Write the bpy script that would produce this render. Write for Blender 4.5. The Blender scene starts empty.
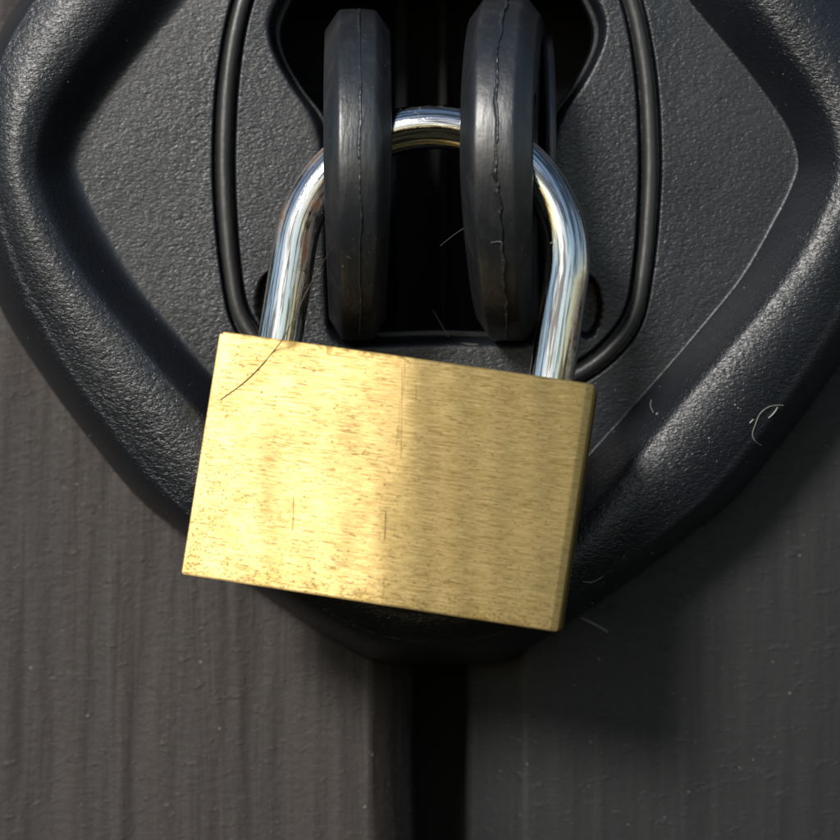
import bpy, bmesh, math, random
import numpy as np
from mathutils import Vector, Matrix, noise as mnoise
from mathutils.bvhtree import BVHTree

# ------------------------------------------------------------------ units
# everything below is laid out in millimetres; MM turns it into metres
MM = 0.001
rad = math.radians
random.seed(7)
rng = np.random.default_rng(11)
sc = bpy.context.scene

# ------------------------------------------------------------------ camera
CAM_Y = -250.0                      # mm in front of the planks


def mmpx(y):                        # size of one photo pixel at depth y
    return 0.1 * (y - CAM_Y) / 241.0


def P(px, py, y):                   # a point of the photo at depth y (mm)
    k = mmpx(y)
    return Vector(((px - 420) * k, y, (420 - py) * k))


cam_d = bpy.data.cameras.new('camera')
cam = bpy.data.objects.new('camera', cam_d)
sc.collection.objects.link(cam)
sc.camera = cam
cam.location = (0, CAM_Y * MM, 0)
cam.rotation_euler = (rad(90), 0, 0)
cam_d.sensor_width = 36
cam_d.lens = 36 / (84.0 / 241.0)
cam_d.clip_start = 0.01
cam_d.clip_end = 50
cam_d.dof.use_dof = True
cam_d.dof.focus_distance = 0.231
cam_d.dof.aperture_fstop = 26

# ------------------------------------------------------------------ light
SUN_DIR = Vector((-0.42, -0.80, 0.47)).normalized()      # towards the sun
sun_elev = math.asin(SUN_DIR.z)
sun_az = math.atan2(SUN_DIR.x, SUN_DIR.y)

world = bpy.data.worlds.new('World')
sc.world = world
world.use_nodes = True
wn, wl = world.node_tree.nodes, world.node_tree.links
wn.clear()
w_out = wn.new('ShaderNodeOutputWorld')
w_bg = wn.new('ShaderNodeBackground')
w_bg.inputs['Strength'].default_value = 0.105
sky = wn.new('ShaderNodeTexSky')
sky.sky_type = 'NISHITA'
sky.sun_disc = False
sky.sun_elevation = sun_elev
sky.sun_rotation = sun_az
sky.air_density = 1.3
sky.dust_density = 0.6
# below the horizon: plain sunlit grass, all the way round
tc = wn.new('ShaderNodeTexCoord')
sep = wn.new('ShaderNodeSeparateXYZ')
ramp = wn.new('ShaderNodeMapRange')
ramp.inputs['From Min'].default_value = -0.01
ramp.inputs['From Max'].default_value = 0.03
wmix = wn.new('ShaderNodeMix')
wmix.data_type = 'RGBA'
wmix.inputs['A'].default_value = (0.22, 0.22, 0.14, 1)
wl.new(tc.outputs['Generated'], sep.inputs[0])
wl.new(sep.outputs['Z'], ramp.inputs['Value'])
wl.new(ramp.outputs['Result'], wmix.inputs['Factor'])
wl.new(sky.outputs['Color'], wmix.inputs['B'])
wl.new(wmix.outputs['Result'], w_bg.inputs['Color'])
wl.new(w_bg.outputs['Background'], w_out.inputs['Surface'])

sun_d = bpy.data.lights.new('sun', 'SUN')
sun_d.energy = 3.9
sun_d.angle = rad(13.0)
sun_d.color = (1.0, 0.965, 0.91)
sun = bpy.data.objects.new('sun', sun_d)
sc.collection.objects.link(sun)
sun.rotation_euler = SUN_DIR.to_track_quat('Z', 'Y').to_euler()
sun.location = (-0.3, -0.3, 0.4)

sc.view_settings.view_transform = 'Standard'
sc.view_settings.look = 'None'
sc.view_settings.exposure = 0.0
sc.view_settings.gamma = 1.0
sc.view_settings.use_curve_mapping = False
sc.cycles.use_denoising = True
sc.cycles.max_bounces = 8

# ------------------------------------------------------------------ helpers


def mesh_obj(name, verts, faces, mat, parent=None, smooth=True, uvs=None, attrs=None):
    me = bpy.data.meshes.new(name)
    v = np.asarray(verts, dtype=np.float64) * MM
    me.from_pydata(v.tolist(), [], [tuple(f) for f in faces])
    me.validate()
    if smooth:
        me.polygons.foreach_set('use_smooth', [True] * len(me.polygons))
    for an, av in (attrs or {}).items():
        a = me.attributes.new(an, 'FLOAT', 'POINT')
        a.data.foreach_set('value', np.asarray(av, dtype=np.float32))
    if uvs is not None:
        uvl = me.uv_layers.new(name='UVMap')
        li = np.zeros(len(me.loops), dtype=np.int32)
        me.loops.foreach_get('vertex_index', li)
        uvl.data.foreach_set('uv', np.asarray(uvs, dtype=np.float32)[li].ravel())
    me.materials.append(mat)
    o = bpy.data.objects.new(name, me)
    sc.collection.objects.link(o)
    if parent is not None:
        o.parent = parent
    me.update()
    return o


def empty(name, loc, label, cat, group=None):
    o = bpy.data.objects.new(name, None)
    o.empty_display_size = 0.005
    sc.collection.objects.link(o)
    o.location = Vector(loc) * MM
    o['label'] = label
    o['category'] = cat
    if group:
        o['group'] = group
    return o


def adopt(child, parent):
    child.parent = parent
    child.matrix_parent_inverse = Matrix.Translation(-Vector(parent.location))


def tag(o, label, cat, group=None, kind=None):
    o['label'] = label
    o['category'] = cat
    if group:
        o['group'] = group
    if kind:
        o['kind'] = kind


def fbm(x, y, z=0.0, oct_=4):
    return mnoise.fractal(Vector((x, y, z)), 1.0, 2.0, oct_)


def sstep(a, b, x):
    t = np.clip((x - a) / (b - a), 0, 1)
    return t * t * (3 - 2 * t)


def catmull(pts, per=14, closed=True):
    pts = np.asarray(pts, float)
    n = len(pts)
    out = []
    rngi = range(n) if closed else range(n - 1)
    for i in rngi:
        if closed:
            p0, p1, p2, p3 = pts[(i - 1) % n], pts[i], pts[(i + 1) % n], pts[(i + 2) % n]
        else:
            p0, p1, p2, p3 = pts[max(i - 1, 0)], pts[i], pts[i + 1], pts[min(i + 2, n - 1)]
        # centripetal
        def tj(ti, a, b):
            return ti + max(np.linalg.norm(b - a), 1e-6) ** 0.5
        t0 = 0.0
        t1 = tj(t0, p0, p1)
        t2 = tj(t1, p1, p2)
        t3 = tj(t2, p2, p3)
        for t in np.linspace(t1, t2, per, endpoint=False):
            a1 = (t1 - t) / (t1 - t0) * p0 + (t - t0) / (t1 - t0) * p1
            a2 = (t2 - t) / (t2 - t1) * p1 + (t - t1) / (t2 - t1) * p2
            a3 = (t3 - t) / (t3 - t2) * p2 + (t - t2) / (t3 - t2) * p3
            b1 = (t2 - t) / (t2 - t0) * a1 + (t - t0) / (t2 - t0) * a2
            b2 = (t3 - t) / (t3 - t1) * a2 + (t - t1) / (t3 - t1) * a3
            out.append((t2 - t) / (t2 - t1) * b1 + (t - t1) / (t2 - t1) * b2)
    if not closed:
        out.append(pts[-1])
    return np.array(out)


def tube(path, radii, seg=24, cap=True, flat=1.0):
    """sweep a circle along path (mm); returns verts, faces"""
    path = [Vector(p) for p in path]
    n = len(path)
    V, F = [], []
    t0 = (path[1] - path[0]).normalized()
    ref = Vector((0, 1, 0)) if abs(t0.y) < 0.9 else Vector((1, 0, 0))
    nrm = (ref - t0 * ref.dot(t0)).normalized()
    for i in range(n):
        t = (path[min(i + 1, n - 1)] - path[max(i - 1, 0)]).normalized()
        nrm = (nrm - t * nrm.dot(t)).normalized()
        b = t.cross(nrm)
        r = radii[i] if hasattr(radii, '__len__') else radii
        for k in range(seg):
            a = 2 * math.pi * k / seg
            V.append(path[i] + nrm * (r * flat * math.cos(a)) + b * (r * math.sin(a)))
    for i in range(n - 1):
        for k in range(seg):
            k2 = (k + 1) % seg
            F.append((i * seg + k, i * seg + k2, (i + 1) * seg + k2, (i + 1) * seg + k))
    if cap:
        F.append(tuple(range(seg - 1, -1, -1)))
        F.append(tuple((n - 1) * seg + k for k in range(seg)))
    return V, F


class Mat:
    """tiny node-building helper"""

    def __init__(self, name):
        self.m = bpy.data.materials.new(name)
        self.m.use_nodes = True
        self.nt = self.m.node_tree
        self.n, self.l = self.nt.nodes, self.nt.links
        self.bsdf = self.n['Principled BSDF']
        self.co = self.n.new('ShaderNodeTexCoord').outputs['Object']

    def link(self, a, b):
        self.l.new(a, b)

    def mapping(self, scale, rot=(0, 0, 0), src=None):
        mp = self.n.new('ShaderNodeMapping')
        mp.inputs['Scale'].default_value = scale
        mp.inputs['Rotation'].default_value = rot
        self.link(src if src is not None else self.co, mp.inputs['Vector'])
        return mp.outputs['Vector']

    def noise(self, vec, scale, detail=4, rough=0.55, dist=0.0):
        t = self.n.new('ShaderNodeTexNoise')
        t.inputs['Scale'].default_value = scale
        t.inputs['Detail'].default_value = detail
        t.inputs['Roughness'].default_value = rough
        t.inputs['Distortion'].default_value = dist
        self.link(vec, t.inputs['Vector'])
        return t.outputs['Fac']

    def voronoi(self, vec, scale, feature='F1', rnd=1.0):
        t = self.n.new('ShaderNodeTexVoronoi')
        t.feature = feature
        t.inputs['Scale'].default_value = scale
        t.inputs['Randomness'].default_value = rnd
        self.link(vec, t.inputs['Vector'])
        return t.outputs['Distance']

    def ramp(self, src, stops):
        r = self.n.new('ShaderNodeValToRGB')
        el = r.color_ramp.elements
        while len(el) < len(stops):
            el.new(0.5)
        for e, (p, c) in zip(el, stops):
            e.position = p
            e.color = (c, c, c, 1) if not hasattr(c, '__len__') else (*c, 1)
        self.link(src, r.inputs['Fac'])
        return r.outputs['Color']

    def math(self, op, a, b=None, c=None, clamp=False):
        t = self.n.new('ShaderNodeMath')
        t.operation = op
        t.use_clamp = clamp
        for i, v in enumerate((a, b, c)):
            if v is None:
                continue
            if isinstance(v, (int, float)):
                t.inputs[i].default_value = v
            else:
                self.link(v, t.inputs[i])
        return t.outputs[0]

    def mix(self, fac, a, b, blend='MIX'):
        t = self.n.new('ShaderNodeMix')
        t.data_type = 'RGBA'
        t.blend_type = blend
        for nm, v in (('Factor', fac), ('A', a), ('B', b)):
            s = [i for i in t.inputs if i.name == nm and (nm == 'Factor' and i.type == 'VALUE' or nm != 'Factor' and i.type == 'RGBA')][0]
            if isinstance(v, (int, float)):
                s.default_value = v
            elif isinstance(v, tuple):
                s.default_value = (*v, 1)
            else:
                self.link(v, s)
        return [o for o in t.outputs if o.type == 'RGBA'][0]

    def attr(self, name):
        t = self.n.new('ShaderNodeAttribute')
        t.attribute_name = name
        return t.outputs['Fac']

    def bump(self, height, dist, strength=1.0, normal=None):
        b = self.n.new('ShaderNodeBump')
        b.inputs['Distance'].default_value = dist
        b.inputs['Strength'].default_value = strength
        self.link(height, b.inputs['Height'])
        if normal is not None:
            self.link(normal, b.inputs['Normal'])
        return b.outputs['Normal']

    def set(self, **kw):
        for k, v in kw.items():
            s = self.bsdf.inputs[k.replace('_', ' ')]
            if isinstance(v, (int, float)):
                s.default_value = v
            elif isinstance(v, tuple):
                s.default_value = (*v, 1)
            else:
                self.link(v, s)
        return self.m


# ------------------------------------------------------------------ materials
def plastic_grained():
    m = Mat('grained_black_plastic')
    warp = m.noise(m.co, 900, 2)
    # leather grain: crinkled ridges about half a millimetre apart
    v1 = m.voronoi(m.mapping((1, 1, 1)), 2300, 'SMOOTH_F1')
    n1 = m.noise(m.mapping((0.62, 1, 1.2), (0, rad(-12), 0)), 3250, 2, 0.45, 0.9)
    n2 = m.noise(m.co, 1100, 2, 0.5, 0.6)
    rid = m.math('ABSOLUTE', m.math('SUBTRACT', n1, 0.5))
    h = m.math('ADD', m.math('MULTIPLY', n1, 1.25), m.math('MULTIPLY', rid, -0.45))
    h = m.math('ADD', h, m.math('MULTIPLY', n2, 0.8))
    sheen = m.noise(m.co, 110, 3, 0.5)
    h = m.math('ADD', h, m.math('MULTIPLY', sheen, 2.6))
    g = m.attr('grain')
    h = m.math('MULTIPLY', h, g)
    scr = m.noise(m.mapping((60, 1, 700), (0, rad(35), 0)), 1.0, 3)
    nb = m.bump(h, 0.000088, 1.0)
    # dusty bloom in broad patches, pale grains lodged in the texture
    dust = m.ramp(m.noise(m.co, 60, 5, 0.6), [(0.42, 0.0), (0.75, 1.0)])
    speck = m.ramp(m.noise(m.co, 1500, 2, 0.7), [(0.70, 0.0), (0.78, 1.0)])
    base = m.mix(m.math('MULTIPLY', dust, 0.5), (0.0070, 0.0085, 0.0120), (0.0150, 0.0160, 0.0190))
    base = m.mix(m.math('MULTIPLY', speck, 0.12), base, (0.10, 0.095, 0.085))
    ro = m.math('ADD', m.math('MULTIPLY', dust, 0.10), 0.355)
    m.set(Base_Color=base, Roughness=ro, Normal=nb)
    m.bsdf.inputs['Specular IOR Level'].default_value = 0.62
    return m.m


def plastic_smooth(name, base0=(0.0105, 0.0118, 0.0145), rough=0.36, scuff=1.0):
    m = Mat(name)
    n1 = m.noise(m.mapping((1, 1, 0.13)), 1500, 4, 0.65)
    n2 = m.noise(m.co, 180, 4, 0.6)
    pit = m.ramp(m.noise(m.co, 1600, 2, 0.6), [(0.68, 0.0), (0.76, 1.0)])
    wear = m.ramp(m.noise(m.mapping((1, 1, 0.22)), 620, 5, 0.72), [(0.50, 0.0), (0.68, 1.0)])
    base = m.mix(m.math('MULTIPLY', wear, 0.45 * scuff), base0, (0.042, 0.040, 0.038))
    base = m.mix(m.math('MULTIPLY', pit, 0.25 * scuff), base, (0.09, 0.085, 0.08))
    ro = m.math('ADD', m.math('MULTIPLY', n2, 0.16), rough - 0.06)
    h = m.math('ADD', m.math('MULTIPLY', n1, 0.6), m.math('MULTIPLY', n2, 1.2))
    nb = m.bump(h, 0.00010, 0.9)
    m.set(Base_Color=base, Roughness=ro, Normal=nb)
    m.bsdf.inputs['Specular IOR Level'].default_value = 0.8
    return m.m


def brass():
    m = Mat('brushed_brass')
    uv = m.n.new('ShaderNodeUVMap')
    uv.uv_map = 'UVMap'
    uvv = uv.outputs['UV']                      # millimetres on the face
    br1 = m.noise(m.mapping((0.35, 9.0, 1), src=uvv), 1.0, 5, 0.65, 0.15)
    br2 = m.noise(m.mapping((1.1, 22.0, 1), src=uvv), 1.0, 3, 0.6)
    big = m.noise(m.mapping((0.10, 0.16, 1), src=uvv), 1.0, 3, 0.5)
    pits = m.attr('pits')
    scr = m.attr('scratch')
    tarn = m.attr('tarnish')
    streak = m.ramp(m.math('ADD', m.math('MULTIPLY', br1, 0.6), m.math('MULTIPLY', br2, 0.4)), [(0.40, 0.0), (0.62, 1.0)])
    base = m.mix(streak, (0.30, 0.207, 0.060), (0.71, 0.525, 0.245))
    base = m.mix(m.math('MULTIPLY', big, 0.4), base, (0.60, 0.45, 0.19))
    base = m.mix(m.math('MULTIPLY', tarn, 0.75), base, (0.40, 0.29, 0.09))
    base = m.mix(m.math('MULTIPLY', pits, 0.78), base, (0.10, 0.05, 0.014))
    base = m.mix(m.math('MULTIPLY', scr, 1.0), base, (0.07, 0.035, 0.010))
    ro = m.math('ADD', m.math('MULTIPLY', br2, 0.10), 0.375)
    ro = m.math('ADD', ro, m.math('MULTIPLY', pits, 0.2))
    ro = m.math('ADD', ro, m.math('MULTIPLY', m.ramp(m.noise(m.mapping((0.22, 0.16, 1), src=uvv), 1.0, 4, 0.6), [(0.40, 0.0), (0.62, 1.0)]), 0.10))
    h = m.math('ADD', m.math('MULTIPLY', br1, 0.7), m.math('MULTIPLY', br2, 0.35))
    h = m.math('SUBTRACT', h, m.math('MULTIPLY', m.math('ADD', pits, scr), 0.10))
    nb = m.bump(h, 0.00004, 0.55)
    tg = m.n.new('ShaderNodeTangent')
    tg.direction_type = 'UV_MAP'
    tg.uv_map = 'UVMap'
    m.link(tg.outputs['Tangent'], m.bsdf.inputs['Tangent'])
    m.set(Base_Color=base, Metallic=1.0, Roughness=ro, Normal=nb,
          Anisotropic=0.88, Anisotropic_Rotation=0.25)
    return m.m


def chrome():
    m = Mat('worn_chrome')
    rust = m.attr('rust')
    uv = m.n.new('ShaderNodeUVMap')
    uv.uv_map = 'UVMap'
    n1 = m.noise(m.mapping((2.2, 0.16, 1), src=uv.outputs['UV']), 1.0, 5, 0.7)
    fine = m.noise(m.mapping((9.0, 0.9, 1), src=uv.outputs['UV']), 1.0, 4, 0.7)
    n2 = m.noise(m.co, 700, 4, 0.6)
    spots = m.ramp(m.noise(m.co, 1300, 3, 0.7), [(0.62, 0.0), (0.70, 1.0)])
    sp = m.math('MULTIPLY', spots, m.ramp(m.noise(m.co, 130, 2), [(0.45, 0.0), (0.62, 1.0)]))
    rm = m.math('MULTIPLY', rust, m.ramp(n2, [(0.38, 0.0), (0.56, 1.0)]), clamp=True)
    rm = m.math('MAXIMUM', rm, m.math('MULTIPLY', sp, 0.55))
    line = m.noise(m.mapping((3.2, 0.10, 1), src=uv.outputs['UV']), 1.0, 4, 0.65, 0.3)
    dark_refl = m.ramp(line, [(0.48, 0.0), (0.56, 1.0)])  # dark reflections painted into the chrome colour as lengthwise streaks
    steel = m.mix(m.math('MULTIPLY', dark_refl, 0.85), (0.80, 0.80, 0.80), (0.12, 0.105, 0.09))
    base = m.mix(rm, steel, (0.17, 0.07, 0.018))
    ro = m.math('ADD', m.math('MULTIPLY', rm, 0.5), m.math('MULTIPLY', fine, 0.09))
    met = m.math('SUBTRACT', 1.0, m.math('MULTIPLY', rm, 0.75))
    h = m.math('ADD', m.math('MULTIPLY', n1, 0.8), m.math('MULTIPLY', rm, 0.4))
    h = m.math('ADD', h, m.math('MULTIPLY', fine, 0.12))
    nb = m.bump(h, 0.00004, 0.8)
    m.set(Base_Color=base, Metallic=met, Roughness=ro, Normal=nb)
    return m.m


def stained_wood(name, tint, seed, streaky=1.0):
    m = Mat(name)
    mp = m.n.new('ShaderNodeMapping')
    mp.inputs['Location'].default_value = (seed, seed * 0.3, seed * 0.7)
    m.link(m.co, mp.inputs['Vector'])
    co = mp.outputs['Vector']
    grain = m.noise(m.mapping((1, 1, 0.07), src=co), 300, 4, 0.55, 0.9)
    broad = m.noise(m.mapping((1, 1, 0.07), src=co), 125, 4, 0.55, 0.8)
    cross = m.noise(m.mapping((0.75, 1, 1.25), src=co), 1000, 4, 0.65, 0.5)
    fleck = m.ramp(m.noise(m.mapping((0.6, 1, 1.5), src=co), 850, 3, 0.7), [(0.58, 0.0), (0.70, 1.0)])
    c = m.mix(m.ramp(broad, [(0.38, 0.0), (0.52, 1.0)]),
              tuple(x * (1 - 0.48 * streaky) for x in tint), tint)
    c = m.mix(m.math('MULTIPLY', m.ramp(grain, [(0.3, 1.0), (0.62, 0.0)]), 0.42 * streaky), c,
              tuple(x * 0.5 for x in tint))
    c = m.mix(m.math('MULTIPLY', fleck, 0.25 + 0.25 * streaky), c, tuple(min(1, x * 2.4) for x in tint))
    h = m.math('ADD', m.math('MULTIPLY', grain, 0.9), m.math('MULTIPLY', broad, 1.5))
    h = m.math('ADD', h, m.math('MULTIPLY', cross, 0.32))
    h = m.math('ADD', h, m.math('MULTIPLY', fleck, 0.35))
    nb = m.bump(h, 0.00035 * (0.3 + 0.7 * streaky), 0.8)
    m.set(Base_Color=c, Roughness=m.math('ADD', m.math('MULTIPLY', cross, 0.25), 0.50), Normal=nb)
    return m.m


def plain(name, col, rough=0.6, metallic=0.0, nscale=500, amp=0.3):
    m = Mat(name)
    n = m.noise(m.co, nscale, 3)
    c = m.mix(m.math('MULTIPLY', n, amp), col, tuple(x * 0.4 for x in col))
    m.set(Base_Color=c, Roughness=rough, Metallic=metallic)
    return m.m


M_PLATE = plastic_grained()
M_LUG = plastic_smooth('moulded_black_plastic')
M_BEAD = plastic_smooth('black_rubber_bead', (0.024, 0.0235, 0.023), 0.40, 0.5)
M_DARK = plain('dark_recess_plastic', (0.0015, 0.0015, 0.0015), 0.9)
M_BRASS = brass()
M_CHROME = chrome()
M_WOOD_L = stained_wood('weathered_grey_brown_wood', (0.034, 0.0275, 0.0255), 0.0)
M_WOOD_R = stained_wood('weathered_charcoal_wood', (0.0082, 0.0083, 0.0096), 0.37, 0.12)
M_BACK = plain('gap_block_dark', (0.012, 0.011, 0.010), 0.9)
M_FIBRE = plain('pale_fibre', (0.33, 0.32, 0.29), 0.5, nscale=2000)
M_HAIR = plain('brown_hair', (0.06, 0.03, 0.012), 0.4, nscale=2000)
M_WEB = plain('spider_silk', (0.16, 0.17, 0.17), 0.4, nscale=2000)
M_DUST = plain('dust_grain', (0.32, 0.30, 0.27), 0.8, nscale=900, amp=0.7)

# ------------------------------------------------------------------ planked gate behind
gate = empty('wooden_gate', (0, 20, -80),
             'dark weathered wooden gate of vertical boards with a black gap behind the latch', 'gate')


def in_mouth(x, z):
    return -16.5 < x < 20.0 and 6.5 < z < 50


def plank(x0, x1, mat, seed, cham_l, cham_r, tilt=0.0, label=None, relief=1.0):
    """front face towards -y; chamfered long edges cham = (width, depth); rough sawn"""
    xs = []
    y_of = []
    thick = 19.0
    xs = list(np.concatenate([np.linspace(x0, x0 + cham_l[0], 12)[:-1],
                              np.linspace(x0 + cham_l[0], x1 - cham_r[0], 170),
                              np.linspace(x1 - cham_r[0], x1, 12)[1:]]))
    xs = np.array(xs)
    zs = np.linspace(-62, 66, 150)
    base = np.zeros_like(xs)
    for k, x in enumerate(xs):
        dl, dr = x - x0, x1 - x
        if dl < cham_l[0]:
            base[k] = cham_l[1] * (1 - dl / cham_l[0]) ** 1.15
        if dr < cham_r[0]:
            base[k] = cham_r[1] * (1 - dr / cham_r[0]) ** 1.15
    V, F = [], []
    nx, nz = len(xs), len(zs)
    for j, z in enumerate(zs):
        for k, x in enumerate(xs):
            r = 0.40 * fbm(x * 0.16 + seed, z * 0.012, seed, 3) + 0.10 * fbm(x * 0.8 + seed, z * 0.05, 1, 3)
            r += 0.02 * fbm(x * 0.9, z * 0.9 + seed, 4, 2)
            r *= relief
            wig = 0.35 * fbm(z * 0.05, seed, 2.0, 3)
            xx = x + (wig if (k < 11 or k > nx - 12) else 0)
            V.append((xx, base[k] + r + tilt * (x - (x0 + x1) / 2), z))
    for j in range(nz - 1):
        for k in range(nx - 1):
            a = j * nx + k
            if in_mouth(xs[k], zs[j]) and in_mouth(xs[k + 1], zs[j + 1]):
                continue                      # the boards are sawn out behind the latch
            F.append((a, a + 1, a + nx + 1, a + nx))
    # edges and back
    nb = len(V)
    for j, z in enumerate(zs):
        V.append((V[j * nx][0], thick, z))
        V.append((V[j * nx + nx - 1][0], thick, z))
    for j in range(nz - 1):
        if not (7 < zs[j] < 50 and x0 < -40):
            F.append((j * nx + nx - 1, nb + 2 * j + 1, nb + 2 * (j + 1) + 1, (j + 1) * nx + nx - 1))
        if not (7 < zs[j] < 50 and x0 > -40):
            F.append((j * nx, (j + 1) * nx, nb + 2 * (j + 1), nb + 2 * j))
        F.append((nb + 2 * j, nb + 2 * (j + 1), nb + 2 * (j + 1) + 1, nb + 2 * j + 1))
    top = (nz - 1) * nx
    F.append(tuple(range(nx - 1, -1, -1)) + (nb, nb + 1))
    F.append(tuple(range(top, top + nx)) + (nb + 2 * (nz - 1) + 1, nb + 2 * (nz - 1)))
    o = mesh_obj('plank', V, F, mat)
    adopt(o, gate)
    if label:
        o['label'] = label
    return o


k0 = mmpx(0)
GAP_L, GAP_R = (413 - 420) * k0, (467 - 420) * k0
plank(-78, GAP_L, M_WOOD_L, 3.1, (2, 2), (4.4, 6.0), 0.0, 'grey brown board left of the gap')
plank(GAP_R, 80, M_WOOD_R, 9.7, (6.0, 4.6), (2, 2), 0.0, 'darker charcoal board right of the gap', relief=0.3)
bb = mesh_obj('gap_light_block', [(-78, 19.3, -62), (80, 19.3, -62), (80, 19.3, 66), (-78, 19.3, 66),
                                (-78, 25, -62), (80, 25, -62), (80, 25, 66), (-78, 25, 66)],
              [(0, 1, 2, 3), (5, 4, 7, 6), (4, 0, 3, 7), (1, 5, 6, 2), (3, 2, 6, 7), (4, 5, 1, 0)], M_BACK, smooth=False)  # dark board added behind the gap to keep world light from showing through
adopt(bb, gate)

# ------------------------------------------------------------------ latch cover plate
latch = empty('gate_latch', P(437, 660, 0),
              'black grained plastic latch cover with raised diamond rim screwed over two boards', 'latch')
CX, CY = 437.0, 150.0


def closed(half, per=12):
    """half outline (dx, py) bottom -> top, mirrored about CX"""
    right = [(CX + a, b) for a, b in half]
    left = [(CX - a, b) for a, b in half[::-1] if a > 0.5]
    return catmull(right + left, per)


NA = 1260
ANG = np.linspace(-math.pi, math.pi, NA, endpoint=False)


def radial(half):
    c = closed(half)
    d = c - np.array([CX, CY])
    a = np.arctan2(d[:, 1], d[:, 0])
    r = np.hypot(d[:, 0], d[:, 1])
    o = np.argsort(a)
    return np.interp(ANG, a[o], r[o], period=2 * math.pi)


HOLE = [(0, 343), (60, 344), (95, 342), (107, 330), (111, 300), (112, 250), (113, 190), (115, 145), (126, 113), (144, 87),
        (158, 62), (166, 40), (167, 22), (160, 2), (140, -28), (95, -55), (0, -62)]
BEAD = [(0, 391), (60, 390), (110, 385), (150, 368), (180, 342), (197, 315), (206, 270), (212, 200), (213, 150), (208, 70),
        (194, 0), (166, -62), (110, -110), (0, -130)]
VALLEY = [(0, 556), (40, 549), (85, 527), (130, 488), (172, 443), (222, 388), (270, 332), (312, 279), (341, 228), (361, 188),
          (368, 163), (360, 132), (342, 103), (312, 62), (264, 5), (208, -60), (130, -130), (0, -172)]
CREST = [(0, 606), (48, 600), (95, 577), (150, 523), (205, 458), (250, 403), (285, 362), (345, 290), (372, 252), (392, 212),
         (405, 172), (404, 145), (394, 108), (376, 75), (350, 38), (328, 5), (285, -60), (195, -150), (100, -215), (0, -236)]
SHOULD = [(0, 640), (60, 632), (120, 603), (172, 570), (222, 532), (268, 492), (318, 432), (368, 362), (405, 297), (432, 225),
          (445, 155), (440, 80), (420, 30), (400, 0), (345, -75), (250, -175), (120, -255), (0, -275)]
OUTLN = [(0, 664), (65, 660), (95, 646), (157, 606), (210, 568), (254, 534), (297, 500), (337, 453), (394, 377), (437, 307),
         (462, 230), (470, 150), (457, 80), (436, 30), (417, 0), (362, -78), (262, -190), (125, -275), (0, -292)]
rH, rB, rV, rC, rS, rO = (radial(c) for c in (HOLE, BEAD, VALLEY, CREST, SHOULD, OUTLN))


def lerp(a, b, t):
    return a * (1 - t) + b * t


Y_PANEL, Y_VAL, Y_CREST, Y_MID, Y_SH = -8.3, -8.1, -13.5, -14.6, -12.6
rows = []          # (radius array, depth, grain)
# inner wall: from the pocket floor forward, inner lip, then the soft rounded mouth
rows.append((rH - 15.5, 17.0, 0.3))
rows.append((rH - 15, -0.8, 0.3))
rows.append((rH - 14, -2.4, 0.3))
rows.append((rH - 13.5, -3.6, 0.3))
rows.append((rH - 12.5, -3.95, 0.3))
rows.append((rH - 11.0, -4.05, 0.3))
rows.append((rH - 9.0, -3.8, 0.3))
for t in np.linspace(0, 1, 12):
    a = t * math.pi / 2
    rows.append((rH - 8 + 14 * (1 - math.cos(a)) * 0.9 + 0 * t, lerp(-3.9, Y_PANEL + 0.02, math.sin(a)), 0.3 + 0.42 * t))
rI = rH + 6
nB1 = 26
for t in np.linspace(0, 1, nB1 + 1)[1:]:
    rows.append((lerp(rI, rB - 15, t), Y_PANEL, 0.72))
for t in np.linspace(0, 1, 31)[1:]:                       # groove that holds the bead
    u = -15 + 30 * t
    g = 1.15 * float(sstep(12.4, 9.6, abs(u)))
    rows.append((rB + u, Y_PANEL + g, 0.72))
for t in np.linspace(0, 1, 41)[1:]:
    rows.append((lerp(rB + 15, rV - 8, t), lerp(Y_PANEL, Y_VAL, t), lerp(0.72, 0.5, t)))
W = rC - (rV - 8)
# the foot of the slope is a wide soft fillet at the upper left and a tight one at the lower right
FOOT = lerp(0.45, 0.05, sstep(-0.5, 0.4, (np.cos(ANG) + 0.75 * np.sin(ANG)) / 1.25))


def f_(q):
    low = np.where(q < FOOT, q * q / (2 * FOOT), q - FOOT / 2)
    top = (0.72 - FOOT / 2) + (q - 0.72) - 0.78 * (q - 0.72) ** 2 / (2 * 0.28)
    return low if q < 0.72 else top


for t in np.linspace(0, 1, 41)[1:]:                       # inner slope of the rim
    s_ = f_(t) / f_(1.0)
    rows.append((rV - 8 + W * t, lerp(Y_VAL, Y_CREST, s_), 0.50 + 0.50 * float(sstep(0.15, 0.75, t))))
for t in np.linspace(0, 1, 27)[1:]:                       # crowned plateau
    d = lerp(Y_CREST, Y_SH, t) - (Y_CREST + Y_SH) * 0 - 4 * (t * (1 - t)) * 0.75
    rows.append((lerp(rC, rS, t), d, 1.0))
for t in np.linspace(0, 1, 19)[1:]:                       # rounded skirt down to the boards
    a = t * math.pi / 2
    rows.append((lerp(rS, rO, math.sin(a) ** 1.0), lerp(Y_SH, -0.2, 1 - math.cos(a)), lerp(1.0, 0.6, t)))
rows.append((rO + 0.5, 0.6, 0.5))
V, F, G = [], [], []
ca, sa = np.cos(ANG), np.sin(ANG)
pv = []
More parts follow.
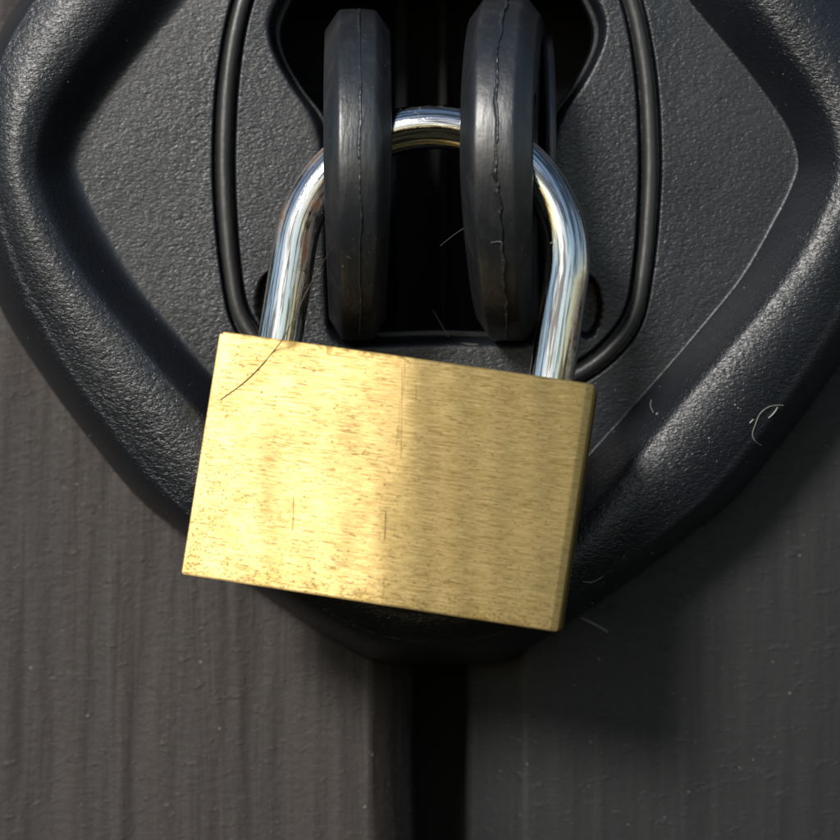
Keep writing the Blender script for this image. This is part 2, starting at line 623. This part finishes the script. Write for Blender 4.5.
for r, d, g in rows:
    d = np.zeros(NA) + d
    px = CX + r * ca
    py = CY + r * sa
    # counterbored screw seats either side of the mouth
    for bx, by in ((272, 303), (586, 306)):
        e = np.hypot((px - bx) / 15.0, (py - by) / 33.0)
        d = d + 4.0 * sstep(1.0, 0.82, e) * (np.abs(d - Y_PANEL) < 0.3)
    # slight moulding waviness
    w = 0.06 * np.sin(px * 0.021 + 1.3) * np.cos(py * 0.017)
    d = d + w
    k = 0.1 * (d - CAM_Y) / 241.0
    pv.append(np.stack([(px - 420) * k, d, (420 - py) * k], -1))
    G.append(np.full(NA, g))
nr = len(rows)
V = np.concatenate(pv)
G = np.concatenate(G)
idx = np.arange(NA)
nx_ = (idx + 1) % NA
for j in range(nr - 1):
    F.append(np.stack([j * NA + idx, (j + 1) * NA + idx, (j + 1) * NA + nx_, j * NA + nx_], -1))
F = np.concatenate(F)
cover = mesh_obj('cover_plate', V, F[:, ::-1].tolist(), M_PLATE, attrs={'grain': G})
adopt(cover, latch)

# pocket floor and the two strike bars inside the mouth
b = bmesh.new()


def add_box(bm, x0, x1, y0, y1, z0, z1, bev=0.0):
    r = bmesh.ops.create_cube(bm, size=1)
    for v in r['verts']:
        v.co = Vector(((x0 + x1) / 2 + v.co.x * (x1 - x0), (y0 + y1) / 2 + v.co.y * (y1 - y0), (z0 + z1) / 2 + v.co.z * (z1 - z0))) * MM
    if bev:
        es = list({e for v in r['verts'] for e in v.link_edges})
        bmesh.ops.bevel(bm, geom=es, offset=bev * MM, segments=3, affect='EDGES', profile=0.5)


def bm_obj(name, bm, mat, parent, smooth=True):
    me = bpy.data.meshes.new(name)
    bm.to_mesh(me)
    bm.free()
    me.materials.append(mat)
    if smooth:
        me.polygons.foreach_set('use_smooth', [True] * len(me.polygons))
    o = bpy.data.objects.new(name, me)
    sc.collection.objects.link(o)
    if parent is not None:
        adopt(o, parent)
    return o


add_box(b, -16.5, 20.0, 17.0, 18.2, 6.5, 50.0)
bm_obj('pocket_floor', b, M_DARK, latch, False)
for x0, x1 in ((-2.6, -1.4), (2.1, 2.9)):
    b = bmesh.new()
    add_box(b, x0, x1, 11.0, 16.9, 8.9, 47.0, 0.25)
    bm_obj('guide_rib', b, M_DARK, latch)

# the rubbery bead lying in its groove
rb_pts = []
for i in range(0, NA, 3):
    px = CX + rB[i] * ca[i]
    py = CY + rB[i] * sa[i]
    rb_pts.append(P(px, py, Y_PANEL + 0.10))
n = len(rb_pts)
Vb, Fb = [], []
SG = 20
for i in range(n):
    p = rb_pts[i]
    t = (rb_pts[(i + 1) % n] - rb_pts[i - 1]).normalized()
    up = Vector((0, -1, 0))
    s_ = t.cross(up).normalized()
    rr = 0.70 + 0.03 * fbm(i * 0.06, 0.3, 0, 3)
    for k in range(SG):
        a = 2 * math.pi * k / SG
        Vb.append(p + s_ * (rr * math.cos(a)) + up * (0.68 * math.sin(a)))
for i in range(n):
    for k in range(SG):
        i2, k2 = (i + 1) % n, (k + 1) % SG
        Fb.append((i * SG + k, i * SG + k2, i2 * SG + k2, i2 * SG + k))
bead = mesh_obj('sealing_bead', Vb, Fb, M_BEAD)
adopt(bead, latch)

# ------------------------------------------------------------------ padlock frame of reference
def axes(yaw, pitch, roll):
    cr, sr = math.cos(roll), math.sin(roll)
    cp, sp = math.cos(pitch), math.sin(pitch)
    cy, sy = math.cos(yaw), math.sin(yaw)
    return (Matrix(((cy, sy, 0), (-sy, cy, 0), (0, 0, 1))) @ Matrix(((1, 0, 0), (0, cp, sp), (0, -sp, cp)))
            @ Matrix(((cr, 0, sr), (0, 1, 0), (-sr, 0, cr))))


A = axes(rad(6.1), rad(5), 0.14302)
ORG = Vector((-3.165, -28.5, -5.427))
PW, PH, PT = 35.28, 22.92, 10.8


def L2W(x, y, z):
    return A @ Vector((x, y, z)) + ORG


SH_A, SH_OFF, SH_L, SH_R = 13.05, 0.30, 9.7, 2.12


def shackle_pts():
    pts = []
    top = PH / 2
    for t in np.linspace(-3.0, SH_L, 30):
        pts.append((-SH_A + SH_OFF, 5.5, top + t))
    for t in np.linspace(0, math.pi, 90)[1:-1]:
        pts.append((SH_OFF - SH_A * math.cos(t), 5.5, top + SH_L + SH_A * math.sin(t)))
    for t in np.linspace(SH_L, -3.0, 30):
        pts.append((SH_A + SH_OFF, 5.5, top + t))
    return pts


SH_LOCAL = shackle_pts()
SH_WORLD = [L2W(*p) for p in SH_LOCAL]


def shackle_at(x):
    arc = SH_WORLD[30:118]
    return min(arc, key=lambda p: abs(p.x - x))


# ------------------------------------------------------------------ the two locking rings
def locking_ring(cx, cy, cz, R, hw, yaw, seed, seam_off, seam_amp, ragged):
    """a thick disc on edge (axis along x), chamfered rim, eye for the shackle"""
    hole = shackle_at(cx)
    cyaw, syaw = math.cos(yaw), math.sin(yaw)

    def W(x, y, z):      # local (x across, y depth, z up) about the disc centre
        return Vector((cx + x * cyaw - y * syaw, cy + x * syaw + y * cyaw, cz + z))
    # cross-section from left side to right side: (x, inset from the rim)
    ch = 2.0
    prof = [(-hw, 2.40), (-hw, ch + 0.25), (-hw + 0.06, ch - 0.02), (-hw + 0.22, ch - 0.22),
            (-hw * 0.53 - 0.22, 0.20), (-hw * 0.53, 0.05), (-hw * 0.53 + 0.25, 0.0), (-0.3, -0.06), (0.3, -0.06),
            (hw * 0.53 - 0.25, 0.0), (hw * 0.53, 0.05), (hw * 0.53 + 0.22, 0.20),
            (hw - 0.22, ch - 0.22), (hw - 0.06, ch - 0.02), (hw, ch + 0.25), (hw, 2.40)]
    # denser across
    dense = []
    for (a, b_), (c, d_) in zip(prof[:-1], prof[1:]):
        for t in (0, 0.5):
            dense.append((lerp(a, c, t), lerp(b_, d_, t)))
    dense.append(prof[-1])
    prof = dense
    N = 220
    Vv, Ff = [], []
    nP = len(prof)
    hy, hz = hole.y - cy, hole.z - cz + 0.6
    hr, hrz = 3.25, 5.2
    for i in range(N):
        a = 2 * math.pi * i / N
        dy, dz = -math.cos(a), math.sin(a)
        tp = 1.0 - 0.13 * float(sstep(0.0, -1.0, dz))       # the ring thins towards its foot
        for (x, ins) in prof:
            x = x * tp
            rr = R - ins + 0.05 * fbm(x * 0.5 + seed, i * 0.05, 3.3, 3)
            Vv.append(W(x, dy * rr, dz * rr))
        # eye, right then left
        Vv.append(W(hw, hy + dy * hr, hz + dz * hrz))
        Vv.append(W(-hw, hy + dy * hr, hz + dz * hrz))
    st = nP + 2
    for i in range(N):
        i2 = (i + 1) % N
        for k in range(st):
            k2 = (k + 1) % st
            Ff.append((i * st + k, i2 * st + k, i2 * st + k2, i * st + k2))
    ring = mesh_obj('locking_ring', Vv, Ff, M_LUG)
    adopt(ring, latch)
    mod = ring.modifiers.new('edge', 'EDGE_SPLIT')
    mod.split_angle = rad(50)
    # torn mould flash running round the rim
    Sv, Sf = [], []
    M_ = 560
    for i in range(M_):
        a = -1.65 + 3.3 * i / (M_ - 1)
        dy, dz = -math.cos(a), math.sin(a)
        s_arc = a * R
        low = fbm(s_arc * 0.16 + seed, 0.5, 0, 3)
        hi = fbm(s_arc * 1.1 + seed, 2.5, 0, 4)
        step = round(fbm(s_arc * 0.8 + seed * 3, 5.5, 0, 2) * 3.5) / 3.5
        blob = max(0.0, fbm(s_arc * 0.35 + seed * 2, 7.7, 0, 2)) * ragged
        tear = min(1.0, 0.35 + 0.9 * abs(low) + ragged * 0.6)
        x = seam_off + seam_amp * low + tear * (0.09 * hi + 0.10 * step)
        wl_ = 0.35 + 0.55 * blob
        hh = 0.07 + tear * (0.14 + 0.2 * abs(fbm(s_arc * 0.7 + 4, seed, 6, 3))) + 0.22 * blob
        hh *= float(sstep(-1.66, -1.2, a) * sstep(1.66, 1.35, a)) * 0.8 + 0.2
        for (u, q) in ((-wl_ - 0.1, -0.10), (-wl_ * 0.55, hh * 0.35), (-0.10, hh * 0.86), (0.0, hh), (0.03, hh * 0.8), (0.0, -0.10)):
            Sv.append(W(x + u, dy * (R + q), dz * (R + q)))
    for i in range(M_ - 1):
        for k in range(5):
            Sf.append((i * 6 + k, i * 6 + k + 1, (i + 1) * 6 + k + 1, (i + 1) * 6 + k))
    s = mesh_obj('mould_seam', Sv, Sf, M_LUG)
    s.parent = ring
    # hub boss on the outer side, deep in the mouth
    return ring


ringL = locking_ring(mmpx(-22) * -66, -9.6, 24.35, 16.35, 3.22, rad(1.6), 1.3, 0.28, 0.22, 0.12)
ringR = locking_ring(8.75, -10.6, 24.9, 17.0, 3.42, rad(-6.4), 8.1, 0.35, 0.45, 0.8)
ringL['label'] = 'left ring with a fine split seam'
ringR['label'] = 'right ring with a torn ragged seam'
# pivot collars behind the rings
for (x0, x1, zc, r0) in ((12.1, 13.2, 25.5, 13.0),):
    Vc, Fc = [], []
    N = 80
    pr = [(x0, r0 - 0.5), (x0 + 0.05, r0), (x1 - 0.35, r0), (x1 - 0.1, r0 - 0.12), (x1, r0 - 0.45), (x1, 2.0)]
    for i in range(N):
        a = 2 * math.pi * i / N
        for x, r in pr:
            Vc.append((x, -8.2 - math.cos(a) * r * 0.72, zc + math.sin(a) * r))
    for i in range(N):
        for k in range(len(pr) - 1):
            i2 = (i + 1) % N
            Fc.append((i * 6 + k, i2 * 6 + k, i2 * 6 + k + 1, i * 6 + k + 1))
    col_ = mesh_obj('pivot_collar', Vc, Fc, M_LUG)
    adopt(col_, latch)

# ------------------------------------------------------------------ padlock
padlock = empty('padlock', L2W(0, PT / 2, -PH / 2),
                'small brushed brass padlock with a worn chrome shackle hanging through two black rings', 'padlock')

# shackle
V, F = tube(SH_WORLD, SH_R, 40)
rust = []
nS = len(SH_WORLD)
for i, v in enumerate(V):
    ring_i = i // 40
    p = SH_LOCAL[ring_i]
    rel = v - SH_WORLD[ring_i]
    val = 0.0
    if ring_i < 62:     # left leg and shoulder: rusty nicks
        a = math.atan2(rel.y, rel.x)          # -pi/2 is the front
        h = p[2] - PH / 2
        for (h0, hs, a0, as_) in ((11.5, 2.0, -2.55, 0.35), (17.0, 1.3, -2.6, 0.4), (9.0, 2.6, -1.0, 0.28), (13.5, 1.6, -1.15, 0.3)):
            val = max(val, math.exp(-((h - h0) / hs) ** 2 - ((a - a0) / as_) ** 2))
    elif ring_i > 100:
        a = math.atan2(rel.y, rel.x)
        h = p[2] - PH / 2
        val = 0.8 * math.exp(-((h - 5) / 6) ** 2 - ((a + 0.75) / 0.22) ** 2)
    rust.append(val)
suv = [((i % 40) / 40 * 13.3, (i // 40) * 0.45) for i in range(len(V))]
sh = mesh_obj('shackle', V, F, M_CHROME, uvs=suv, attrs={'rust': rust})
adopt(sh, padlock)

# body: dense front face with its own wear, then the rest of the block
NU, NV = 780, 500
us = np.linspace(-PW / 2, PW / 2, NU)
vs = np.linspace(-PH / 2, PH / 2, NV)
U, Vg = np.meshgrid(us, vs)
de = PW / 2 - np.abs(U)                     # to the side edges
dt = PH / 2 - Vg                            # to the top edge
db = PH / 2 + Vg
BEV = 0.7
depth = np.where(U > 0, 0.045, 0.04) * np.clip(1 - de / np.where(U > 0, BEV, 0.35), 0, 1) ** 1.2            # side bevels
depth += 0.14 * np.clip(1 - dt / 0.28, 0, 1) ** 2 + 0.10 * np.clip(1 - db / 0.22, 0, 1) ** 2
# gently crowned face: the metal was rolled, two shallow flats meeting at the middle
kink = 0.55
KU = U - 0.7 + 0.06 * Vg
depth += 0.040 * (np.sqrt(KU ** 2 + 2.5) - 1.58)
depth += 0.00030 * U ** 2
depth += 0.022 * sstep(2.5, -1.5, U) * (0.65 + 0.35 * np.sin(Vg * 0.31 + 0.4 * U)) * np.sin(U * 0.62 + 0.10 * Vg + 0.9) * sstep(PW / 2, PW / 2 - 3, np.abs(U)) + 0.004 * np.sin(U * 1.7 + 0.25 * Vg)
# dents along the top edge


def n1d(x, s, o=0.0):
    return np.array([fbm(float(q) * s + o, 0.7, 1.9, 4) for q in x])


dent = np.clip(n1d(us, 0.7, 3.0) + 0.15, 0, 1) * np.exp(-((us + 7) / 5.5) ** 2) * 1.6 + np.clip(n1d(us, 1.3, 9.0), 0, 1) * 0.15
dent_w = 0.12 + 0.9 * np.clip(dent, 0, 1)
scuff = np.clip(1 - dt / dent_w[None, :], 0, 1)
depth += 0.02 * scuff * np.clip(dent, 0, 1)[None, :]

pits = np.zeros((NV, NU))
scr = np.zeros((NV, NU))


def stroke(arr, x0, y0, x1, y1, w, amp):
    """soft line in face millimetres"""
    L = math.hypot(x1 - x0, y1 - y0)
    pad = w * 3
    i0, i1 = np.searchsorted(us, (min(x0, x1) - pad, max(x0, x1) + pad))
    j0, j1 = np.searchsorted(vs, (min(y0, y1) - pad, max(y0, y1) + pad))
    if i1 <= i0 or j1 <= j0:
        return
    uu, vv = U[j0:j1, i0:i1], Vg[j0:j1, i0:i1]
    t = np.clip(((uu - x0) * (x1 - x0) + (vv - y0) * (y1 - y0)) / max(L * L, 1e-9), 0, 1)
    d = np.hypot(uu - (x0 + t * (x1 - x0)), vv - (y0 + t * (y1 - y0)))
    taper = 0.55 + 0.45 * np.sin(np.pi * np.clip(t, 0.05, 0.95))
    val = amp * np.exp(-(d / (w * taper)) ** 2)
    arr[j0:j1, i0:i1] = np.maximum(arr[j0:j1, i0:i1], val)


for _ in range(3600):                        # dashes left by the brushing
    x = rng.uniform(-PW / 2, PW / 2)
    y = rng.uniform(-PH / 2, PH / 2)
    ln = rng.exponential(0.32) + 0.06
    stroke(pits, x, y, x + ln, y + rng.normal(0, 0.03), rng.uniform(0.020, 0.042), rng.uniform(0.25, 0.9))
for _ in range(90):                         # longer ones
    x = rng.uniform(-PW / 2, PW / 2 - 3)
    y = rng.uniform(-PH / 2, PH / 2)
    stroke(pits, x, y, x + rng.uniform(1.2, 4), y + rng.normal(0, 0.05), 0.035, rng.uniform(0.3, 0.6))
for _ in range(1300):                       # corrosion specks, thickest low and at the left
    x = rng.uniform(-PW / 2, PW / 2)
    y = -PH / 2 + min(rng.exponential(6.0), PH) if rng.random() < 0.6 else rng.uniform(-PH / 2, PH / 2)
    if rng.random() < 0.25:
        x = -PW / 2 + abs(rng.normal(0, 2.0))
    stroke(pits, x, y, x + rng.uniform(0, 0.12), y, rng.uniform(0.04, 0.085), rng.uniform(0.45, 1.0))
for _ in range(420):                        # bottom-edge band
    x = rng.uniform(-PW / 2, PW / 2)
    y = -PH / 2 + abs(rng.normal(0, 0.9))
    stroke(pits, x, y, x + rng.uniform(0, 0.3), y, rng.uniform(0.04, 0.09), rng.uniform(0.4, 0.9))


def face_uv(px, py):
    """photo position -> face millimetres (ray against the face plane)"""
    o = Vector((0, CAM_Y, 0))
    d = (P(px, py, -28.5) - o)
    nrm = A @ Vector((0, -1, 0))
    t = (ORG - o).dot(nrm) / d.dot(nrm)
    q = A.inverted() @ (o + d * t - ORG)
    return q.x, q.z


for (a0, b0, a1, b1, w, amp) in ((402, 368, 401, 458, 0.035, 0.75), (405, 362, 403, 395, 0.05, 0.45), (398, 425, 396, 445, 0.035, 0.7),
                                 (293, 497, 292, 532, 0.055, 0.9), (386, 511, 385, 540, 0.06, 0.85), (416, 385, 416, 402, 0.045, 0.55),
                                 (384, 575, 382, 603, 0.04, 0.55), (218, 370, 226, 362, 0.04, 0.6), (224, 369, 238, 352, 0.045, 0.6),
                                 (204, 533, 216, 523, 0.05, 0.6), (328, 562, 340, 548, 0.035, 0.45), (400, 400, 399, 440, 0.09, 0.25),
                                 (362, 455, 366, 449, 0.06, 0.8), (236, 405, 226, 440, 0.10, 0.22), (395, 350, 411, 364, 0.09, 0.45)):
    ua, va = face_uv(a0, b0)
    ub, vb = face_uv(a1, b1)
    um, vm = (ua + ub) / 2 + rng.normal(0, 0.04), (va + vb) / 2
    stroke(scr, ua, va, um, vm, w, amp)
    stroke(scr, um, vm, ub, vb, w, amp)
for (a0, b0, w) in ((261, 392, 0.16), (382, 405, 0.11), (369, 479, 0.11), (271, 516, 0.10), (363, 516, 0.10), (249, 473, 0.06),
                    (297, 399, 0.07), (505, 402, 0.07), (470, 463, 0.06), (520, 590, 0.06)):
    ua, va = face_uv(a0, b0)
    stroke(scr, ua, va, ua + 0.02, va, w, 1.0)
tarn = np.zeros((NV, NU))
nz2 = np.array([[fbm(u * 0.35, v * 0.35, 3.0, 3) for u in us[::12]] for v in vs[::12]])
nz2 = np.repeat(np.repeat(nz2, 12, 0), 12, 1)[:NV, :NU]
kx = np.ones(13) / 13
nz2 = np.apply_along_axis(lambda r: np.convolve(np.pad(r, 6, mode='edge'), kx, 'valid'), 1, nz2)
nz2 = np.apply_along_axis(lambda r: np.convolve(np.pad(r, 6, mode='edge'), kx, 'valid'), 0, nz2)
tarn += 0.35 * sstep(BEV + 0.15, BEV - 0.25, PW / 2 - U)
tarn += np.clip(scuff * 1.1, 0, 1) * (0.4 + 0.6 * np.clip(dent, 0, 1)[None, :])
edge_n = np.clip(n1d(us, 1.1, 21.0) * 1.6 + 0.35, 0, 1) * (0.25 + 0.75 * np.exp(-((us + 6) / 7) ** 2))
scr = np.clip(scr + 0.9 * np.exp(-(dt / (0.10 + 0.38 * edge_n[None, :])) ** 2) * edge_n[None, :], 0, 1)
tarn += 0.20 * np.clip(nz2, 0, 1) * 2
tarn += 0.8 * np.exp(-(dt / 0.45) ** 2) * np.clip(n1d(us, 0.5, 5.0) + 0.25, 0, 1)[None, :] * np.exp(-((us + 5) / 8) ** 2)[None, :]
tarn += 0.45 * np.exp(-(db / 1.6) ** 2) * np.clip(nz2 + 0.25, 0, 1)
pits = np.clip(pits + 0.55 * scuff * np.clip(dent, 0, 1)[None, :], 0, 1)
thin = np.clip(1 - np.minimum(np.minimum(de, dt), db) / 0.09, 0, 1)
pits = np.clip(np.maximum(pits, 0.75 * thin), 0, 1)

Amat = np.array(A)
Uc, Vc_ = U.copy(), Vg.copy()
for su, sv, cr_ in ((-1, 1, 0.50), (1, 1, 0.22), (-1, -1, 0.22), (1, -1, 0.28)):      # worn corners
    dx = su * U - (PW / 2 - cr_)
    dy = sv * Vg - (PH / 2 - cr_)
    m_c = (dx > 0) & (dy > 0)
    k_c = np.maximum(dx, dy) / np.maximum(np.hypot(dx, dy), 1e-9)
    Uc = np.where(m_c, su * (PW / 2 - cr_ + dx * k_c), Uc)
    Vc_ = np.where(m_c, sv * (PH / 2 - cr_ + dy * k_c), Vc_)
loc = np.stack([Uc, depth, Vc_], -1).reshape(-1, 3)
# skirt rings: sides and back
peri = np.concatenate([np.arange(0, NU), np.arange(1, NV) * NU + NU - 1,
                       (NV - 1) * NU + np.arange(NU - 2, -1, -1), np.arange(NV - 2, 0, -1) * NU])
base_n = NU * NV
side = []
for (off, inset) in ((None, 0), (PT - 0.4, 0), (PT, 0.4)):
    q = loc[peri].copy()
    if off is None:
        q[:, 1] += 0.02
    else:
        q[:, 1] = off
        q[:, 0] -= np.sign(q[:, 0]) * inset * (np.abs(np.abs(q[:, 0]) - PW / 2) < 1e-6)
        q[:, 2] -= np.sign(q[:, 2]) * inset * (np.abs(np.abs(q[:, 2]) - PH / 2) < 1e-6)
    side.append(q)
allv = np.concatenate([loc] + side)
Wv = allv @ Amat.T + np.array(ORG)
j, i = np.meshgrid(np.arange(NV - 1), np.arange(NU - 1), indexing='ij')
a = (j * NU + i).ravel()
Ff = np.stack([a, a + 1, a + NU + 1, a + NU], -1).tolist()
m_ = len(peri)
rings_ = [peri, base_n + np.arange(m_), base_n + m_ + np.arange(m_), base_n + 2 * m_ + np.arange(m_)]
for r0, r1 in zip(rings_[:-1], rings_[1:]):
    if r0 is peri:
        pass
    q0, q1 = np.roll(r0, -1), np.roll(r1, -1)
    Ff += np.stack([r0, r1, q1, q0], -1).tolist()
Ff.append(rings_[-1][::-1].tolist())
z0 = np.zeros(3 * m_)
uvs = np.concatenate([np.stack([U.ravel(), Vg.ravel()], -1)] +
                     [np.stack([q[:, 0] + 40, q[:, 2] + q[:, 1]], -1) for q in side])
body = mesh_obj('lock_body', Wv, Ff, M_BRASS, uvs=uvs,
                attrs={'pits': np.concatenate([pits.ravel(), z0 + 0.1]),
                       'scratch': np.concatenate([scr.ravel(), z0]),
                       'tarnish': np.concatenate([np.clip(tarn, 0, 1).ravel(), z0 + 0.6])})
adopt(body, padlock)
mod = body.modifiers.new('edge', 'EDGE_SPLIT')
mod.split_angle = rad(40)

# ------------------------------------------------------------------ loose fibres, silk and grit
bpy.context.view_layer.update()
deps = bpy.context.evaluated_depsgraph_get()


def hit(px, py):
    """where the line of sight through a photo position meets the built surfaces"""
    o = Vector((0, CAM_Y * MM, 0))
    d = (P(px, py, 0) * MM - o).normalized()
    ok, loc_, nrm, *_ = sc.ray_cast(deps, o, d)
    return (loc_ / MM, nrm) if ok else (P(px, py, 0), Vector((0, -1, 0)))


def fibre(pts, r, mat, label, cat='fibre', name='stray_fibre', lift=0.05, group=None):
    r = r * 0.72
    """pts: (px, py) on the surface, or (px, py, y) hanging free"""
    w = []
    for p in pts:
        if len(p) == 3:
            w.append(P(*p))
        else:
            q, nn = hit(*p)
            w.append(q + nn * (r + lift))
    path = catmull(np.array([list(v) for v in w]), 8, closed=False)
    n_ = len(path)
    rad_ = [r * (0.5 + 0.5 * math.sin(math.pi * (0.1 + 0.8 * t / (n_ - 1)))) for t in range(n_)]
    v, f = tube([Vector(p) for p in path], rad_, 7)
    v = np.array([list(x) for x in v])
    c = v.mean(0)
    o = mesh_obj(name, v - c, f, mat)
    o.location = Vector(c) * MM
    tag(o, label, cat, group)
    return o


fib = []
fib.append((((783, 405), (770, 406), (760, 413), (755, 424), (752, 435), (755, 441), (761, 445)), 0.055, M_FIBRE,
            'pale curled fibre stuck on the lower right rim of the latch cover', 'fibre'))
fib.append((((777, 407), (773, 413), (768, 418)), 0.10, M_FIBRE, 'short stubby pale fibre inside the curled fibre on the lower right rim', 'fibre'))
fib.append((((652, 400), (651, 406), (654, 413)), 0.06, M_FIBRE, 'short bent fibre on the inner slope right of the padlock', 'fibre'))
fib.append((((581, 618), (594, 624), (608, 632)), 0.11, M_FIBRE, 'bit of pale straw on the board below the padlock right corner', 'straw'))
fib.append((((582, 581), (592, 582), (603, 576)), 0.05, M_FIBRE, 'thin fibre on the dark lower edge of the latch cover', 'fibre'))
fib.append((((749, 423), (753, 419)), 0.10, M_FIBRE, 'tiny pale chip left of the curled fibre', 'fibre'))

silk = []
silk.append((((326, 223), (336, 221), (346, 220), (358, 222), (374, 224)), 0.035, M_WEB,
             'fine silk thread lying across the left ring below its crack', 'thread'))
silk.append((((334, 246), (344, 254), (356, 263)), 0.035, M_WEB, 'short silk thread slanting down the left ring', 'thread'))
silk.append((((440, 246, -20.0), (455, 234, -22), (466, 227), (474, 224), (480, 236)), 0.035, M_WEB,
             'silk thread from the dark gap onto the right ring', 'thread'))
silk.append((((478, 252), (488, 244), (502, 242), (501, 250)), 0.04, M_WEB, 'silk thread hooked round the torn seam of the right ring', 'thread'))
silk.append((((476, 266), (481, 271), (489, 273)), 0.045, M_WEB, 'lowest short silk thread on the right ring', 'thread'))
silk.append((((433, 310, -9.0), (441, 324, -8), (449, 337, -7.5)), 0.06, M_WEB, 'silk strand leaning on the bottom lip of the latch mouth', 'thread'))


def add_all():
    made = [fibre(p, r, m, lab, cat) for (p, r, m, lab, cat) in fib]
    made += [fibre(p, r, m, lab, cat, 'silk_thread') for (p, r, m, lab, cat) in silk]
    # one long brown hair: starts on the left ring and falls over the brass face
    bt, _ = hit(283, 345)
    pts = [(335, 244), (322, 264, -27.2), (307, 291, -27.3), (294, 318, -27.6), (284, 337, -27.4)]
    pts += [(274, 351), (262, 365), (247, 380), (233, 391), (220, 400)]
    made.append(fibre(pts, 0.065, M_HAIR, 'long curved brown hair falling from the left ring over the brass corner', 'hair', 'stray_hair', 0.03))
    return made


add_all()

# a dry flake on the panel and a sliver on the mouth's lower lip


def flake(px, py, ln, wd, ang, mat, label, name='dry_flake'):
    q, nn = hit(px, py)
    ex = (Vector((math.cos(ang), 0, math.sin(ang))) - nn * nn.dot(Vector((math.cos(ang), 0, math.sin(ang))))).normalized()
    ey = nn.cross(ex)
    outl = [(-1, 0.0), (-0.55, 0.55), (0.1, 0.9), (0.6, 0.7), (1, 0.2), (0.55, -0.6), (-0.2, -0.85), (-0.7, -0.5)]
    V = [ex * (x * ln) + ey * (y * wd) + nn * (0.10 + 0.10 * abs(x)) for x, y in outl]
    V += [v - nn * 0.08 for v in V]
    n_ = len(outl)
    F = [tuple(range(n_)), tuple(range(2 * n_ - 1, n_ - 1, -1))] + [(k, n_ + k, n_ + (k + 1) % n_, (k + 1) % n_) for k in range(n_)]
    o = mesh_obj(name, [list(v) for v in V], F, mat, smooth=False)
    o.location = q * MM
    tag(o, label, 'flake')
    return o


M_FLAKE = plain('grey_flake', (0.07, 0.075, 0.07), 0.6, nscale=900)
flake(624, 400, 0.72, 0.17, rad(6), M_FLAKE, 'small grey dry flake on the smooth panel right of the padlock')
flake(470, 345, 0.95, 0.16, rad(-8), M_FLAKE, 'thin grey sliver on the bottom lip of the latch mouth')

# grit: far too many grains to count
gv, gf = [], []


def grain_at(px, py, size):
    q, nn = hit(px, py)
    if q.y > 3:
        return
    t = Vector((rng.normal(), rng.normal(), rng.normal())).normalized()
    ex = (t - nn * nn.dot(t)).normalized()
    ey = nn.cross(ex)
    b0 = len(gv)
    sx, sy, sz = size * rng.uniform(0.6, 1.4), size * rng.uniform(0.5, 1.0), size * rng.uniform(0.4, 0.8)
    c = q + nn * (sz * 0.4)
    for p in (ex * sx, ey * sy, -ex * sx * 0.8, -ey * sy, nn * sz, -nn * sz):
        gv.append(list(c + p))
    for f in ((0, 1, 4), (1, 2, 4), (2, 3, 4), (3, 0, 4), (1, 0, 5), (2, 1, 5), (3, 2, 5), (0, 3, 5)):
        gf.append(tuple(b0 + k for k in f))


ci = Vector((0, 0, 0))
for _ in range(800):
    px, py = rng.uniform(2, 838), rng.uniform(2, 838)
    if 200 < px < 590 and 340 < py < 620:
        if rng.random() < 0.93:
            continue
    grain_at(px, py, min(0.03 + rng.exponential(0.022), 0.13))
for (px, py, s_) in ((657, 414, 0.22), (735, 405, 0.16), (738, 408, 0.12), (709, 438, 0.15), (727, 387, 0.12), (615, 390, 0.1),
                     (614, 432, 0.14), (88, 716, 0.18), (201, 662, 0.16), (372, 755, 0.16), (365, 807, 0.16), (527, 764, 0.14),
                     (143, 591, 0.12), (68, 672, 0.10), (31, 668, 0.13), (599, 659, 0.13), (652, 553, 0.12), (773, 662, 0.10),
                     (316, 627, 0.12), (551, 243, 0.10), (575, 378, 0.08), (576, 401, 0.12), (616, 432, 0.1), (68, 82, 0.12), (83, 28, 0.12)):
    grain_at(px, py, s_)
g = mesh_obj('grit', gv, gf, M_DUST, smooth=False)
tag(g, 'pale dust and grit scattered over the cover and boards', 'dust', kind='stuff')
